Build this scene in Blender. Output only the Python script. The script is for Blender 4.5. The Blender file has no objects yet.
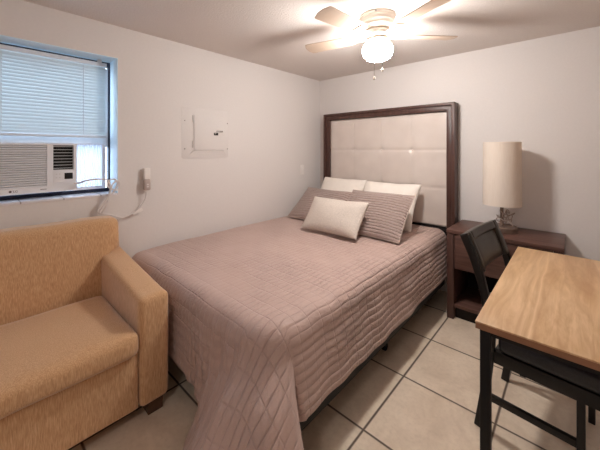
import bpy, bmesh, math, random
from mathutils import Vector, Matrix, noise
random.seed(7)
C = bpy.context.scene.collection
PI = math.pi
V = Vector

# ------------------------------------------------------------------ materials
def s2l(c):
    c /= 255.0
    return c / 12.92 if c <= 0.04045 else ((c + 0.055) / 1.055) ** 2.4
def col(r, g, b): return (s2l(r), s2l(g), s2l(b), 1)

class Mat:
    def __init__(s, name, base, rough=.6, metal=0, spec=.5):
        s.m = bpy.data.materials.new(name); s.m.use_nodes = True
        s.nt = s.m.node_tree; s.n = s.nt.nodes; s.l = s.nt.links
        s.b = s.n['Principled BSDF']
        s.b.inputs['Base Color'].default_value = base
        s.b.inputs['Roughness'].default_value = rough
        s.b.inputs['Metallic'].default_value = metal
        s.b.inputs['Specular IOR Level'].default_value = spec
        s.base = base
    def coord(s, kind='Object', scale=(1, 1, 1), loc=(0, 0, 0)):
        t = s.n.new('ShaderNodeTexCoord'); mp = s.n.new('ShaderNodeMapping')
        mp.inputs['Scale'].default_value = scale; mp.inputs['Location'].default_value = loc
        s.l.new(t.outputs[kind], mp.inputs['Vector']); return mp.outputs['Vector']
    def noise(s, vec, scale=5, detail=3, rough=.5, dist=0):
        t = s.n.new('ShaderNodeTexNoise'); t.inputs['Scale'].default_value = scale
        t.inputs['Detail'].default_value = detail; t.inputs['Roughness'].default_value = rough
        t.inputs['Distortion'].default_value = dist
        s.l.new(vec, t.inputs['Vector']); return t.outputs['Fac']
    def ramp(s, fac, stops):
        r = s.n.new('ShaderNodeValToRGB'); e = r.color_ramp.elements
        while len(e) < len(stops): e.new(.5)
        for k, (p, c) in enumerate(stops): e[k].position = p; e[k].color = c
        s.l.new(fac, r.inputs['Fac']); return r.outputs['Color']
    def math(s, op, a, b=None, clamp=False):
        t = s.n.new('ShaderNodeMath'); t.operation = op; t.use_clamp = clamp
        for k, x in enumerate((a, b)):
            if x is None: continue
            if isinstance(x, (int, float)): t.inputs[k].default_value = x
            else: s.l.new(x, t.inputs[k])
        return t.outputs[0]
    def mix(s, fac, a, b):
        t = s.n.new('ShaderNodeMix'); t.data_type = 'RGBA'
        for k, x in ((0, fac), (6, a), (7, b)):
            if hasattr(x, 'links'): s.l.new(x, t.inputs[k])
            else: t.inputs[k].default_value = x
        return t.outputs[2]
    def color(s, out): s.l.new(out, s.b.inputs['Base Color'])
    def bump(s, h, strength=.3, dist=.01):
        t = s.n.new('ShaderNodeBump'); t.inputs['Strength'].default_value = strength
        t.inputs['Distance'].default_value = dist
        s.l.new(h, t.inputs['Height']); s.l.new(t.outputs['Normal'], s.b.inputs['Normal'])

def mul(c, k): return (c[0] * k, c[1] * k, c[2] * k, 1)

def speckled(name, base, rough, scale, amt=.12, bump=.15, bd=.003, stretch=(1, 1, 1), spec=.3, metal=0):
    m = Mat(name, base, rough, metal, spec)
    f = m.noise(m.coord(scale=stretch), scale, 3)
    m.color(m.ramp(f, [(.3, mul(base, 1 - amt)), (.7, mul(base, 1 + amt))]))
    if bump: m.bump(f, bump, bd)
    return m.m

M = {}
WALLC = col(224, 218, 215)
M['wall'] = speckled('wall_paint', WALLC, .75, 60, .012, .12, .004, spec=.25)
M['ceiling'] = speckled('ceiling_paint', col(222, 214, 209), .9, 95, .03, .45, .008, spec=.15)
M['reveal'] = speckled('reveal_paint', col(222, 240, 250), .5, 30, .02, .05)

# floor tiles
t = Mat('floor_tile', col(196, 176, 156), .32, 0, .45)
vec = t.coord()
sep = t.n.new('ShaderNodeSeparateXYZ'); t.l.new(vec, sep.inputs[0])
TS = .4655
def line(m, src, off, size, half):
    a = m.math('DIVIDE', m.math('SUBTRACT', src, off), size)
    fr = m.math('FRACT', a)
    d = m.math('MINIMUM', fr, m.math('SUBTRACT', 1.0, fr))
    return m.math('MULTIPLY', d, size), m.math('FLOOR', a)
dx, fx = line(t, sep.outputs[0], 1.682 - 20 * TS, TS, 0)
dy, fy = line(t, sep.outputs[1], -.848 - 20 * TS, TS, 0)
dm = t.math('MINIMUM', dx, dy)
g = t.ramp(dm, [(0.0035, (0, 0, 0, 1)), (0.0055, (1, 1, 1, 1))])
cid = t.n.new('ShaderNodeCombineXYZ'); t.l.new(fx, cid.inputs[0]); t.l.new(fy, cid.inputs[1])
wn = t.n.new('ShaderNodeTexWhiteNoise'); t.l.new(cid.outputs[0], wn.inputs['Vector'])
n1 = t.noise(vec, 5, 5, .6, .6); n2 = t.noise(vec, 45, 3, .6)
tc = t.ramp(n1, [(.3, col(212, 192, 170)), (.55, col(229, 211, 190)), (.75, col(237, 221, 201))])
tc2 = t.mix(t.ramp(n2, [(.45, (0, 0, 0, 1)), (.8, (.35, .35, .35, 1))]), tc, col(186, 165, 144))
tc3 = t.mix(t.math('MULTIPLY', wn.outputs['Value'], .18), tc2, col(204, 184, 162))
t.color(t.mix(g, col(78, 62, 52), tc3))
t.l.new(t.ramp(g, [(0, (.85, .85, .85, 1)), (1, (.33, .33, .33, 1))]), t.b.inputs['Roughness'])
t.bump(g, .5, .003)
M['floor'] = t.m

# sofa fabric: heathered vertical slub
sf = Mat('sofa_fabric', col(186, 140, 98), .85, 0, .15)
v1 = sf.coord(scale=(1, 1, .09)); sf.b.inputs['Sheen Weight'].default_value = .8; sf.b.inputs['Sheen Roughness'].default_value = .4; sf.b.inputs['Sheen Tint'].default_value = (1, .93, .86, 1)
a = sf.noise(v1, 300, 3, .6); b = sf.noise(sf.coord(), 420, 2)
sf.color(sf.mix(sf.math('MULTIPLY', b, .5), sf.ramp(a, [(.3, col(174, 128, 88)), (.5, col(203, 160, 119)), (.72, col(226, 190, 152))]), col(206, 164, 124)))
sf.bump(a, .25, .002)
M['sofa'] = sf.m
M['sofa_leg'] = speckled('sofa_leg_wood', col(92, 66, 50), .5, 40, .15, .1)
M['dust'] = speckled('dust_cover', col(40, 34, 30), .9, 50, .1, 0)

# quilted coverlet (UV = cloth coordinates in metres)
def quilt(name, base, cw, ch, strength, off=0.0, dist=.006):
    q = Mat(name, base, .5, 0, .45)
    uv = q.coord('UV')
    nz = q.n.new('ShaderNodeTexNoise'); nz.inputs['Scale'].default_value = 7; q.l.new(uv, nz.inputs['Vector'])
    va = q.n.new('ShaderNodeVectorMath'); va.operation = 'MULTIPLY_ADD'
    va.inputs[1].default_value = (.010, .010, 0); q.l.new(nz.outputs['Color'], va.inputs[0]); q.l.new(uv, va.inputs[2])
    sp = q.n.new('ShaderNodeSeparateXYZ'); q.l.new(va.outputs[0], sp.inputs[0])
    d1, i1 = line(q, sp.outputs[0], -5 * (cw or 1), cw or 1, 0)
    yy = q.math('ADD', sp.outputs[1], q.math('MULTIPLY', q.math('MODULO', i1, 2.0), off)) if off else sp.outputs[1]
    d2, i2 = line(q, yy, -60 * ch, ch, 0)
    st = [(0, (0, 0, 0, 1)), (.18, (.62, .62, .62, 1)), (.5, (.93, .93, .93, 1)), (1, (1, 1, 1, 1))]
    h2 = q.ramp(q.math('DIVIDE', d2, ch * .5), st)
    if cw:
        h1 = q.ramp(q.math('DIVIDE', d1, cw * .5), st)
        h2 = q.ramp(q.math('DIVIDE', d2, ch * .5), [(0, (.2, .2, .2, 1)), (.12, (.9, .9, .9, 1)), (1, (1, 1, 1, 1))])
        h = q.math('MULTIPLY', h1, h2)
    else: h = h2
    cr = q.noise(q.coord('UV', (2.4, 1, 1) if cw else (1, 2.4, 1)), 26, 4, .6, .5)
    hh = q.math('ADD', h, q.math('MULTIPLY', cr, 1.5))
    if cw:
        big = q.noise(uv, 2.2, 2)
        hh = q.math('MULTIPLY', hh, q.ramp(big, [(.38, (.22, .22, .22, 1)), (.60, (1, 1, 1, 1))]))
    nb = q.noise(uv, 900, 2)
    q.color(q.mix(q.math('MULTIPLY', h, 5.0, True), mul(base, .78), q.ramp(nb, [(.3, mul(base, .96)), (.7, mul(base, 1.04))])))
    q.bump(hh, strength, dist)
    q.b.inputs['Sheen Weight'].default_value = .15
    return q.m
COVER = col(192, 164, 154)
M['cover'] = quilt('coverlet_quilted_satin', COVER, .036, .078, .9, dist=.009)
M['sham'] = quilt('sham_quilted_satin', col(174, 152, 144), None, .026, 1.0, dist=.012)
M['sham_edge'] = speckled('sham_flange', col(196, 178, 168), .7, 200, .05, .1)
M['pillow_white'] = speckled('pillow_white_cotton', col(236, 227, 218), .85, 24, .02, .25, .01)
M['lumbar'] = speckled('lumbar_woven', col(204, 192, 182), .9, 190, .16, .5, .004)
M['mattress'] = speckled('mattress_ticking', col(232, 226, 218), .8, 60, .03, .1)
M['black'] = speckled('black_painted_metal', col(22, 20, 20), .45, 30, .1, 0)
M['rubber'] = speckled('black_rubber', col(18, 18, 18), .8, 30, .1, 0)

def wood(name, c1, c2, c3, scale=(1, 1, .08), rough=.4, s=30, spec=.4):
    w = Mat(name, c2, rough, 0, spec)
    f = w.noise(w.coord(scale=scale), s, 5, .6, .6)
    w.color(w.ramp(f, [(.3, c1), (.5, c2), (.72, c3)]))
    w.bump(f, .08, .002)
    return w.m
M['dark_wood_v'] = wood('dark_walnut_upright', col(66, 43, 38), col(80, 54, 47), col(94, 66, 58))
M['dark_wood_h'] = wood('dark_walnut_lengthwise', col(78, 53, 46), col(94, 66, 58), col(110, 80, 71), (.08, 1, 1))
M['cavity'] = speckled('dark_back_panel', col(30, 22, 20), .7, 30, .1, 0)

u = Mat('headboard_vinyl', col(214, 202, 195), .30, 0, .5)
f = u.noise(u.coord(), 350, 2); u.bump(f, .08, .001)
f2 = u.noise(u.coord(), 6, 2)
u.color(u.ramp(f2, [(.3, col(210, 197, 189)), (.7, col(217, 205, 197))]))
M['vinyl'] = u.m

# desk top wood: planks along y with cream seams and warm cathedral grain
d = Mat('desk_laminate_light_oak', col(205, 165, 120), .38, 0, .4)
v1 = d.coord(scale=(1, .11, 1)); v2 = d.coord(scale=(1, .22, 1))
g1 = d.noise(v1, 26, 5, .62, 1.2); g2 = d.noise(v2, 5.5, 4, .55, 1.6)
c1 = d.ramp(g2, [(.28, col(186, 146, 104)), (.45, col(210, 174, 132)), (.6, col(218, 184, 144)), (.78, col(196, 156, 113))])
c2 = d.mix(d.ramp(g1, [(.35, (0, 0, 0, 1)), (.68, (.62, .62, .62, 1))]), c1, col(168, 122, 80))
sp = d.n.new('ShaderNodeSeparateXYZ'); d.l.new(d.coord(), sp.inputs[0])
wob = d.math('ADD', sp.outputs[0], d.math('MULTIPLY', d.noise(d.coord(scale=(1, .6, 1)), 3, 2), .05))
dd, ii = line(d, wob, -3 * .232 + .02, .232, 0)
seam = d.ramp(dd, [(0.0, (.62, .62, .62, 1)), (.004, (.3, .3, .3, 1)), (.010, (0, 0, 0, 1))])
d.color(d.mix(seam, c2, col(232, 200, 160)))
M['desk_top'] = d.m
M['desk_edge'] = speckled('desk_edge_band', col(146, 104, 78), .45, 60, .08, 0, stretch=(.2, .2, 1))
M['desk_black'] = speckled('desk_black_steel', col(13, 11, 14), .5, 40, .1, 0)
lt = Mat('chair_leather', col(66, 60, 54), .38, 0, .5)
f = lt.noise(lt.coord(), 160, 4); f2 = lt.noise(lt.coord(), 12, 3)
lt.color(lt.ramp(f2, [(.3, col(46, 41, 36)), (.7, col(62, 55, 48))])); lt.bump(f, .2, .002)
M['leather'] = lt.m
ls = Mat('chair_seat_leather', col(24, 25, 31), .36, 0, .5)
f = ls.noise(ls.coord(), 140, 4); ls.bump(f, .25, .002); ls.color(ls.ramp(f, [(.3, col(22, 23, 29)), (.7, col(36, 38, 46))]))
M['seat_leather'] = ls.m
M['chair_wood'] = wood('chair_black_wood', col(11, 9, 10), col(16, 13, 13), col(23, 19, 19))

sh = Mat('lamp_shade_linen', col(240, 230, 220), .8, 0, .2)
f = sh.noise(sh.coord(scale=(1, 1, .06)), 240, 3); sh.bump(f, .1, .001)
sh.color(sh.ramp(f, [(.3, col(236, 225, 213)), (.7, col(245, 236, 226))]))
tr = sh.n.new('ShaderNodeBsdfTranslucent'); tr.inputs['Color'].default_value = col(240, 220, 195)
mx = sh.n.new('ShaderNodeMixShader'); mx.inputs[0].default_value = .25
o = sh.n['Material Output']; sh.l.new(sh.b.outputs[0], mx.inputs[1]); sh.l.new(tr.outputs[0], mx.inputs[2]); sh.l.new(mx.outputs[0], o.inputs['Surface'])
M['shade'] = sh.m
M['bronze'] = speckled('lamp_brushed_metal', col(132, 112, 100), .38, 60, .08, 0, metal=.6, spec=.5)
M['cord_grey'] = speckled('cord_grey', col(176, 160, 150), .5, 60, .05, 0)
M['chrome'] = speckled('brushed_nickel', col(205, 200, 195), .25, 60, .04, 0, metal=.9)
M['plastic'] = speckled('ac_white_plastic', col(236, 238, 244), .42, 20, .015, 0, spec=.5)
M['plastic_grey'] = speckled('ac_grey_recess', col(118, 104, 100), .6, 20, .05, 0)
M['dark_plastic'] = speckled('dark_plastic', col(26, 24, 26), .4, 20, .05, 0)
M['logo'] = speckled('logo_grey', col(96, 82, 84), .5, 20, .03, 0)
M['cord_white'] = speckled('cord_white_pvc', col(222, 215, 212), .45, 40, .03, 0)
M['outlet'] = speckled('outlet_white', col(236, 230, 226), .4, 40, .02, 0)
M['plug'] = speckled('plug_grey_white', col(188, 172, 166), .5, 40, .04, 0)
M['paper'] = speckled('paper_tag', col(238, 232, 228), .8, 40, .02, 0)
M['frame_dark'] = speckled('window_frame_dark_bronze', col(46, 48, 66), .45, 30, .08, 0)
M['frame_white'] = speckled('window_frame_white', col(222, 224, 228), .45, 30, .03, 0)
M['panel_paint'] = speckled('panel_wall_paint', mul(WALLC, 1.0), .6, 60, .012, .05, .002)
M['fan_white'] = speckled('fan_white_enamel', col(232, 222, 210), .35, 30, .02, 0)
M['blade'] = speckled('fan_blade_whitewashed', col(188, 166, 148), .5, 22, .03, .03, stretch=(.1, 1, 1))
M['hole'] = speckled('dark_hole', col(30, 22, 20), .9, 20, .1, 0)

def translucent(name, c, fac, rough=.5):
    m = Mat(name, c, rough, 0, .3)
    f = m.noise(m.coord(), 40, 2); m.color(m.ramp(f, [(.3, mul(c, .98)), (.7, mul(c, 1.02))]))
    tr = m.n.new('ShaderNodeBsdfTranslucent'); tr.inputs['Color'].default_value = c
    mx = m.n.new('ShaderNodeMixShader'); mx.inputs[0].default_value = fac
    o = m.n['Material Output']; m.l.new(m.b.outputs[0], mx.inputs[1]); m.l.new(tr.outputs[0], mx.inputs[2]); m.l.new(mx.outputs[0], o.inputs['Surface'])
    return m.m
M['slat'] = translucent('blind_slat_vinyl', col(222, 230, 233), .28)
M['accordion'] = translucent('accordion_panel_vinyl', col(230, 232, 240), .30)
gm = Mat('window_glass', (1, 1, 1, 1), .02)
gm.b.inputs['Transmission Weight'].default_value = 1; gm.b.inputs['IOR'].default_value = 1.02
M['glass'] = gm.m
em = Mat('globe_frosted_glass_lit', col(255, 244, 226), .4)
em.b.inputs['Emission Color'].default_value = (1.0, .97, .935, 1)
em.b.inputs['Emission Strength'].default_value = 100
M['globe'] = em.m

# ------------------------------------------------------------------ geometry helpers
def add_box(bm, a, b, rot=None, piv=None):
    r = bmesh.ops.create_cube(bm, size=1)
    vs = r['verts']
    for v in vs:
        v.co = V([(a[i] + b[i]) / 2 + v.co[i] * (b[i] - a[i]) for i in range(3)])
        if rot is not None:
            p = V(piv) if piv is not None else V([(a[i] + b[i]) / 2 for i in range(3)])
            v.co = rot @ (v.co - p) + p
    return vs
def box(a, b, bev=0, seg=2, rot=None, piv=None):
    bm = bmesh.new(); add_box(bm, a, b, rot, piv)
    if bev: bmesh.ops.bevel(bm, geom=bm.edges[:], offset=bev, segments=seg, profile=.5, affect='EDGES')
    return bm
def add_cyl(bm, p0, p1, r0, r1=None, n=24, caps=True):
    p0, p1 = V(p0), V(p1); r1 = r0 if r1 is None else r1
    d = (p1 - p0); q = d.to_track_quat('Z', 'Y').to_matrix()
    A = []; B = []
    for k in range(n):
        a = 2 * PI * k / n; e = V((math.cos(a), math.sin(a), 0))
        A.append(bm.verts.new(p0 + q @ (e * r0))); B.append(bm.verts.new(p1 + q @ (e * r1)))
    for k in range(n):
        bm.faces.new((A[k], A[(k + 1) % n], B[(k + 1) % n], B[k]))
    if caps: bm.faces.new(A[::-1]); bm.faces.new(B)
def cyl(p0, p1, r0, r1=None, n=24):
    bm = bmesh.new(); add_cyl(bm, p0, p1, r0, r1, n); return bm
def lathe(prof, n=40, cx=0, cy=0, cap=True):
    bm = bmesh.new(); rings = []
    for r, z in prof:
        rings.append([bm.verts.new((cx + r * math.cos(2 * PI * k / n), cy + r * math.sin(2 * PI * k / n), z)) for k in range(n)])
    for a, b in zip(rings, rings[1:]):
        for k in range(n): bm.faces.new((a[k], a[(k + 1) % n], b[(k + 1) % n], b[k]))
    if cap:
        bm.faces.new(rings[0][::-1]); bm.faces.new(rings[-1])
    bmesh.ops.recalc_face_normals(bm, faces=bm.faces[:])
    return bm
def smooth_pts(pts, sub=8):
    P = [V(p) for p in pts]; out = []
    for i in range(len(P) - 1):
        p0 = P[max(i - 1, 0)]; p1 = P[i]; p2 = P[i + 1]; p3 = P[min(i + 2, len(P) - 1)]
        for k in range(sub):
            t = k / sub
            out.append(.5 * ((2 * p1) + (-p0 + p2) * t + (2 * p0 - 5 * p1 + 4 * p2 - p3) * t * t + (-p0 + 3 * p1 - 3 * p2 + p3) * t ** 3))
    out.append(P[-1]); return out
def add_tube(bm, pts, r, n=8, sub=8):
    P = smooth_pts(pts, sub) if sub else [V(p) for p in pts]
    up = V((0, 0, 1)); rings = []; prev = None
    for i, p in enumerate(P):
        d = (P[min(i + 1, len(P) - 1)] - P[max(i - 1, 0)])
        d = d.normalized() if d.length > 1e-9 else up
        if prev is None:
            s = d.orthogonal().normalized()
        else:
            s = (prev - d * prev.dot(d)); s = s.normalized() if s.length > 1e-6 else d.orthogonal().normalized()
        prev = s; w = d.cross(s)
        rr = r(i / (len(P) - 1)) if callable(r) else r
        rings.append([bm.verts.new(p + (s * math.cos(2 * PI * k / n) + w * math.sin(2 * PI * k / n)) * rr) for k in range(n)])
    for a, b in zip(rings, rings[1:]):
        for k in range(n): bm.faces.new((a[k], a[(k + 1) % n], b[(k + 1) % n], b[k]))
    bm.faces.new(rings[0][::-1]); bm.faces.new(rings[-1])
def tube(pts, r, n=8, sub=8):
    bm = bmesh.new(); add_tube(bm, pts, r, n, sub); return bm
def sweep_rect(pts, half_w, half_t, bev=0):
    """bar of rectangular section along pts (xz plane), width along y"""
    bm = bmesh.new(); P = [V(p) for p in pts]; rings = []
    for i, p in enumerate(P):
        d = (P[min(i + 1, len(P) - 1)] - P[max(i - 1, 0)]).normalized()
        nrm = V((-d.z, 0, d.x)); y = V((0, 1, 0))
        tt = half_t(i / (len(P) - 1)) if callable(half_t) else half_t
        rings.append([bm.verts.new(p + nrm * a * tt + y * b * half_w) for a, b in ((-1, -1), (1, -1), (1, 1), (-1, 1))])
    for a, b in zip(rings, rings[1:]):
        for k in range(4): bm.faces.new((a[k], a[(k + 1) % 4], b[(k + 1) % 4], b[k]))
    bm.faces.new(rings[0][::-1]); bm.faces.new(rings[-1])
    bmesh.ops.recalc_face_normals(bm, faces=bm.faces[:])
    if bev: 
        ed = [e for e in bm.edges if len(e.link_faces) == 2 and e.calc_face_angle(0) > .8]
        bmesh.ops.bevel(bm, geom=ed, offset=bev, segments=2, profile=.5, affect='EDGES')
    return bm

def obj(name, bm, mat, parent=None, smooth=True, angle=40, origin=None, sub=0, recalc=False):
    """links bm as one mesh object. Coordinates of bm are in the parent's frame (or the world)."""
    me = bpy.data.meshes.new(name)
    if recalc: bmesh.ops.recalc_face_normals(bm, faces=bm.faces[:])
    if origin is not None:
        bmesh.ops.translate(bm, verts=bm.verts[:], vec=-V(origin))
    for f in bm.faces: f.smooth = smooth
    if smooth:
        for e in bm.edges:
            if len(e.link_faces) == 2 and e.calc_face_angle(0) > math.radians(angle): e.smooth = False
    bm.to_mesh(me); bm.free()
    o = bpy.data.objects.new(name, me); C.objects.link(o)
    mats = mat if isinstance(mat, (list, tuple)) else [mat]
    for m in mats: me.materials.append(m)
    if parent is not None: o.parent = parent
    if origin is not None: o.location = origin
    if sub:
        s = o.modifiers.new('subdivision', 'SUBSURF'); s.levels = sub; s.render_levels = sub
    return o
def tag(o, label, cat, group=None):
    o['label'] = label; o['category'] = cat
    if group: o['group'] = group
    return o
def thing(name, label, cat, loc=(0, 0, 0), rotz=0, group=None):
    o = bpy.data.objects.new(name, None); C.objects.link(o); o.empty_display_size = .05
    o.location = loc; o.rotation_euler = (0, 0, rotz); return tag(o, label, cat, group)
def struct(name, bm, mat, parent=None, **k):
    o = obj(name, bm, mat, parent, **k)
    if parent is None: o['kind'] = 'structure'
    return o
def local(bm, root):
    """shift world coordinates of bm into the frame of an unrotated root"""
    bmesh.ops.translate(bm, verts=bm.verts[:], vec=-V(root.location)); return bm
def copy_tree(o, parent=None):
    c = o.copy(); C.objects.link(c); c.parent = parent
    for ch in list(o.children): copy_tree(ch, c)
    return c

# ------------------------------------------------------------------ room shell
XR, YF, ZC = 3.9, -5.3, 2.243
WT = .22
WY0, WY1, WZ0, WZ1 = -3.78, -2.337, 1.04, 2.012
struct('floor', box((-WT, YF - .1, -.1), (XR + .1, .1, 0)), M['floor'], smooth=False)
struct('ceiling', box((-WT, YF - .1, ZC), (XR + .1, .1, ZC + .1)), M['ceiling'], smooth=False)
struct('wall_back', box((0, 0, 0), (XR, .1, ZC)), M['wall'], smooth=False)
struct('wall_right', box((XR, YF, 0), (XR + .1, 0, ZC)), M['wall'], smooth=False)
struct('wall_front', box((0, YF - .1, 0), (XR, YF, ZC)), M['wall'], smooth=False)
bm = bmesh.new()
add_box(bm, (-WT, YF - .1, 0), (0, .1, WZ0 - .012)); add_box(bm, (-WT, YF - .1, WZ1), (0, .1, ZC))
add_box(bm, (-WT, YF - .1, WZ0 - .012), (0, WY0, WZ1)); add_box(bm, (-WT, WY1, WZ0 - .012), (0, .1, WZ1))
struct('wall_left', bm, M['wall'], smooth=False)

# window (structure) : reveal lining, tiled sill, dark frame, sashes, panes
win = bpy.data.objects.new('window_1', None); C.objects.link(win); win.location = (-.1, (WY0 + WY1) / 2, WZ0); win['kind'] = 'structure'
bm = bmesh.new()
e = .004
add_box(bm, (-WT, WY0, WZ1 - e), (.002, WY1, WZ1 + .0)); add_box(bm, (-WT, WY1 - e, WZ0), (.002, WY1, WZ1 - e)); add_box(bm, (-WT, WY0, WZ0), (.002, WY0 + e, WZ1 - e))
obj('window_reveal', local(bm, win), M['reveal'], win, smooth=False)
tl = Mat('sill_tile', col(232, 228, 232), .3, 0, .5)
sp = tl.n.new('ShaderNodeSeparateXYZ'); tl.l.new(tl.coord(), sp.inputs[0])
dd, ii = line(tl, sp.outputs[1], .0, .205, 0)
nn = tl.noise(tl.coord(), 9, 4)
tl.color(tl.mix(tl.ramp(dd, [(.002, (1, 1, 1, 1)), (.004, (0, 0, 0, 1))]), tl.ramp(nn, [(.3, col(222, 218, 222)), (.7, col(238, 234, 236))]), col(112, 96, 90)))
o = obj('window_sill', local(box((-WT, WY0 + e, WZ0 - .012), (.006, WY1 - e, WZ0), .002), win), tl.m, win, origin=(0, .0, 0))
FX0, FX1 = -.205, -.165
bm = bmesh.new()
y0, y1 = WY0 + e, WY1 - e
add_box(bm, (FX0, y0, WZ0), (FX1, y1, WZ0 + .026)); add_box(bm, (FX0, y0, WZ1 - e - .035), (FX1, y1, WZ1 - e))
add_box(bm, (FX0, y0, WZ0 + .026), (FX1, y0 + .012, WZ1 - e - .035)); add_box(bm, (FX0, y1 - .012, WZ0 + .026), (FX1, y1, WZ1 - e - .035))
obj('window_frame', local(bm, win), M['frame_dark'], win, smooth=False)
bm = bmesh.new()   # raised lower sash resting above the air conditioner
sx0, sx1 = -.195, -.175
add_box(bm, (sx0, y0 + .012, 1.372), (sx1, y1 - .012, 1.468)); add_box(bm, (sx0, y0 + .012, 1.93), (sx1, y1 - .012, 1.96))
add_box(bm, (sx0, y0 + .012, 1.468), (sx1, y0 + .035, 1.93)); add_box(bm, (sx0, y1 - .035, 1.468), (sx1, y1 - .012, 1.93))
add_box(bm, (sx0, -3.08, 1.468), (sx1, -3.05, 1.93))
obj('window_sash', local(bm, win), M['frame_white'], win, smooth=False)
obj('window_pane', local(box((-.188, y0 + .035, 1.468), (-.184, y1 - .035, 1.93)), win), M['glass'], win, smooth=False)

# ------------------------------------------------------------------ venetian blind
BX = -.125; by0, by1 = WY0 + .03, -2.376
bl = thing('venetian_blind', 'pale closed slatted window blind lowered to the top of the air conditioner', 'blind', (BX, (by0 + by1) / 2, WZ1 - .005))
obj('head_rail', local(box((BX - .016, by0, WZ1 - .052), (BX + .014, by1, WZ1 - .026), .003), bl), M['frame_white'], bl)
bm = bmesh.new(); z = WZ1 - .066; pitch = .0215; ang = math.radians(74)
while z > 1.468:
    prof = []
    for k in range(5):
        s = (k / 4 - .5) * .026; cr = .0022 * (1 - (2 * k / 4 - 1) ** 2)
        prof.append((BX + s * math.cos(ang) + cr * math.sin(ang), z + s * -math.sin(ang) + cr * math.cos(ang)))
    th = .0006
    A = [[bm.verts.new((x, y, zz)) for x, zz in prof] + [bm.verts.new((x - th, y, zz - th)) for x, zz in prof[::-1]] for y in (by0 + .006, by1 - .006)]
    n = len(A[0])
    for k in range(n): bm.faces.new((A[0][k], A[0][(k + 1) % n], A[1][(k + 1) % n], A[1][k]))
    bm.faces.new(A[0][::-1]); bm.faces.new(A[1])
    z -= pitch
obj('slats', local(bm, bl), M['slat'], bl, recalc=True)
for yy in (-2.42, -3.1, -3.7): obj('mounting_bracket', local(box((BX - .012, yy - .012, WZ1 - .026), (BX + .010, yy + .012, WZ1 - .0045)), bl), M['frame_white'], bl)
obj('bottom_rail', local(box((BX - .014, by0 + .004, 1.438), (BX + .014, by1 - .004, 1.454), .003), bl), M['frame_white'], bl)
for yy in (-2.52, -2.93, -3.4):
    bm = bmesh.new()
    add_cyl(bm, (BX + .016, yy, 1.45), (BX + .016, yy, WZ1 - .052), .0014, n=6)
    for k in range(22): add_cyl(bm, (BX + .016, yy - .004, 1.47 + k * .0215), (BX + .016, yy + .004, 1.47 + k * .0215), .0018, n=6)
    obj('ladder_cord', local(bm, bl), M['frame_white'], bl)

# ------------------------------------------------------------------ air conditioner
AX = -.03; ay0, ay1, az0, az1 = -3.085, -2.574, 1.083, 1.392
ac = thing('window_air_conditioner', 'white window air conditioner with ribbed grille set in the window above the sofa', 'air conditioner', (-.05, (ay0 + ay1) / 2, az0))
obj('casing', local(box((-.42, ay0 + .012, az0 + .002), (AX - .04, ay1 - .012, 1.368), .004), ac), M['plastic'], ac)
bm = bmesh.new()   # front bezel with openings for the intake grille and the air vent
gy0, gy1, gz0, gz1 = ay0 + .02, -2.727, 1.118, 1.380
vy0, vy1, vz0, vz1 = -2.697, -2.590, 1.222, 1.382
FXb = AX - .04
ys = [ay0, gy0, gy1, vy0, vy1, ay1]; 
add_box(bm, (FXb, ay0, az0), (AX, ay1, gz0)); add_box(bm, (FXb, ay0, gz1), (AX, ay1, az1))
add_box(bm, (FXb, ay0, gz0), (AX, gy0, gz1)); add_box(bm, (FXb, gy1, gz0), (AX, vy0, gz1)); add_box(bm, (FXb, vy1, gz0), (AX, ay1, gz1))
add_box(bm, (FXb, vy0, gz0), (AX, vy1, vz0))
bmesh.ops.remove_doubles(bm, verts=bm.verts[:], dist=.0001)
obj('front_bezel', local(bm, ac), M['plastic'], ac, smooth=False)
bm = bmesh.new(); n = 19
for k in range(n):
    zc = gz0 + (k + .5) * (gz1 - gz0) / n
    add_box(bm, (AX - .016, gy0, zc - .0042), (AX - .001, gy1, zc + .0042), Matrix.Rotation(math.radians(16), 3, 'Y'))
obj('intake_grille', local(bm, ac), M['plastic'], ac, smooth=False)
obj('grille_recess', local(box((AX - .03, gy0, gz0), (AX - .022, gy1, gz1)), ac), M['plastic_grey'], ac, smooth=False)
obj('vent_recess', local(box((AX - .036, vy0, vz0), (AX - .03, vy1, vz1)), ac), M['dark_plastic'], ac, smooth=False)
bm = bmesh.new()
for k in range(8):
    zc = vz0 + (k + .5) * (vz1 - vz0) / 8
    add_box(bm, (AX - .010, vy0, zc - .0011), (AX - .001, vy1, zc + .0011), Matrix.Rotation(math.radians(-4), 3, 'Y'))
obj('vent_louvers', local(bm, ac), M['plastic'], ac, smooth=False)
pn = obj('control_panel', local(box((AX, vy0, 1.140), (AX + .002, vy1, 1.210), .001), ac), M['plastic'], ac)
obj('display', local(box((AX + .002, vy1 - .050, 1.160), (AX + .0035, vy1 - .006, 1.200), .001), ac), M['dark_plastic'], pn)
bm = bmesh.new()
for k in range(4):
    add_cyl(bm, (AX + .002, vy0 + .016 + (k % 2) * .016, 1.172 + (k // 2) * .022), (AX + .0035, vy0 + .016 + (k % 2) * .016, 1.172 + (k // 2) * .022), .0045, n=12)
obj('button', local(bm, ac), M['frame_white'], pn)
def text_mesh(s, size, depth=.0006):
    cu = bpy.data.curves.new('lettering', 'FONT'); cu.body = s; cu.size = size; cu.extrude = depth; cu.align_x = 'LEFT'
    to = bpy.data.objects.new('lettering', cu); C.objects.link(to)
    me = bpy.data.meshes.new_from_object(to.evaluated_get(bpy.context.evaluated_depsgraph_get()))
    bpy.data.objects.remove(to)
    b = bmesh.new(); b.from_mesh(me); bpy.data.meshes.remove(me); return b
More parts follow.
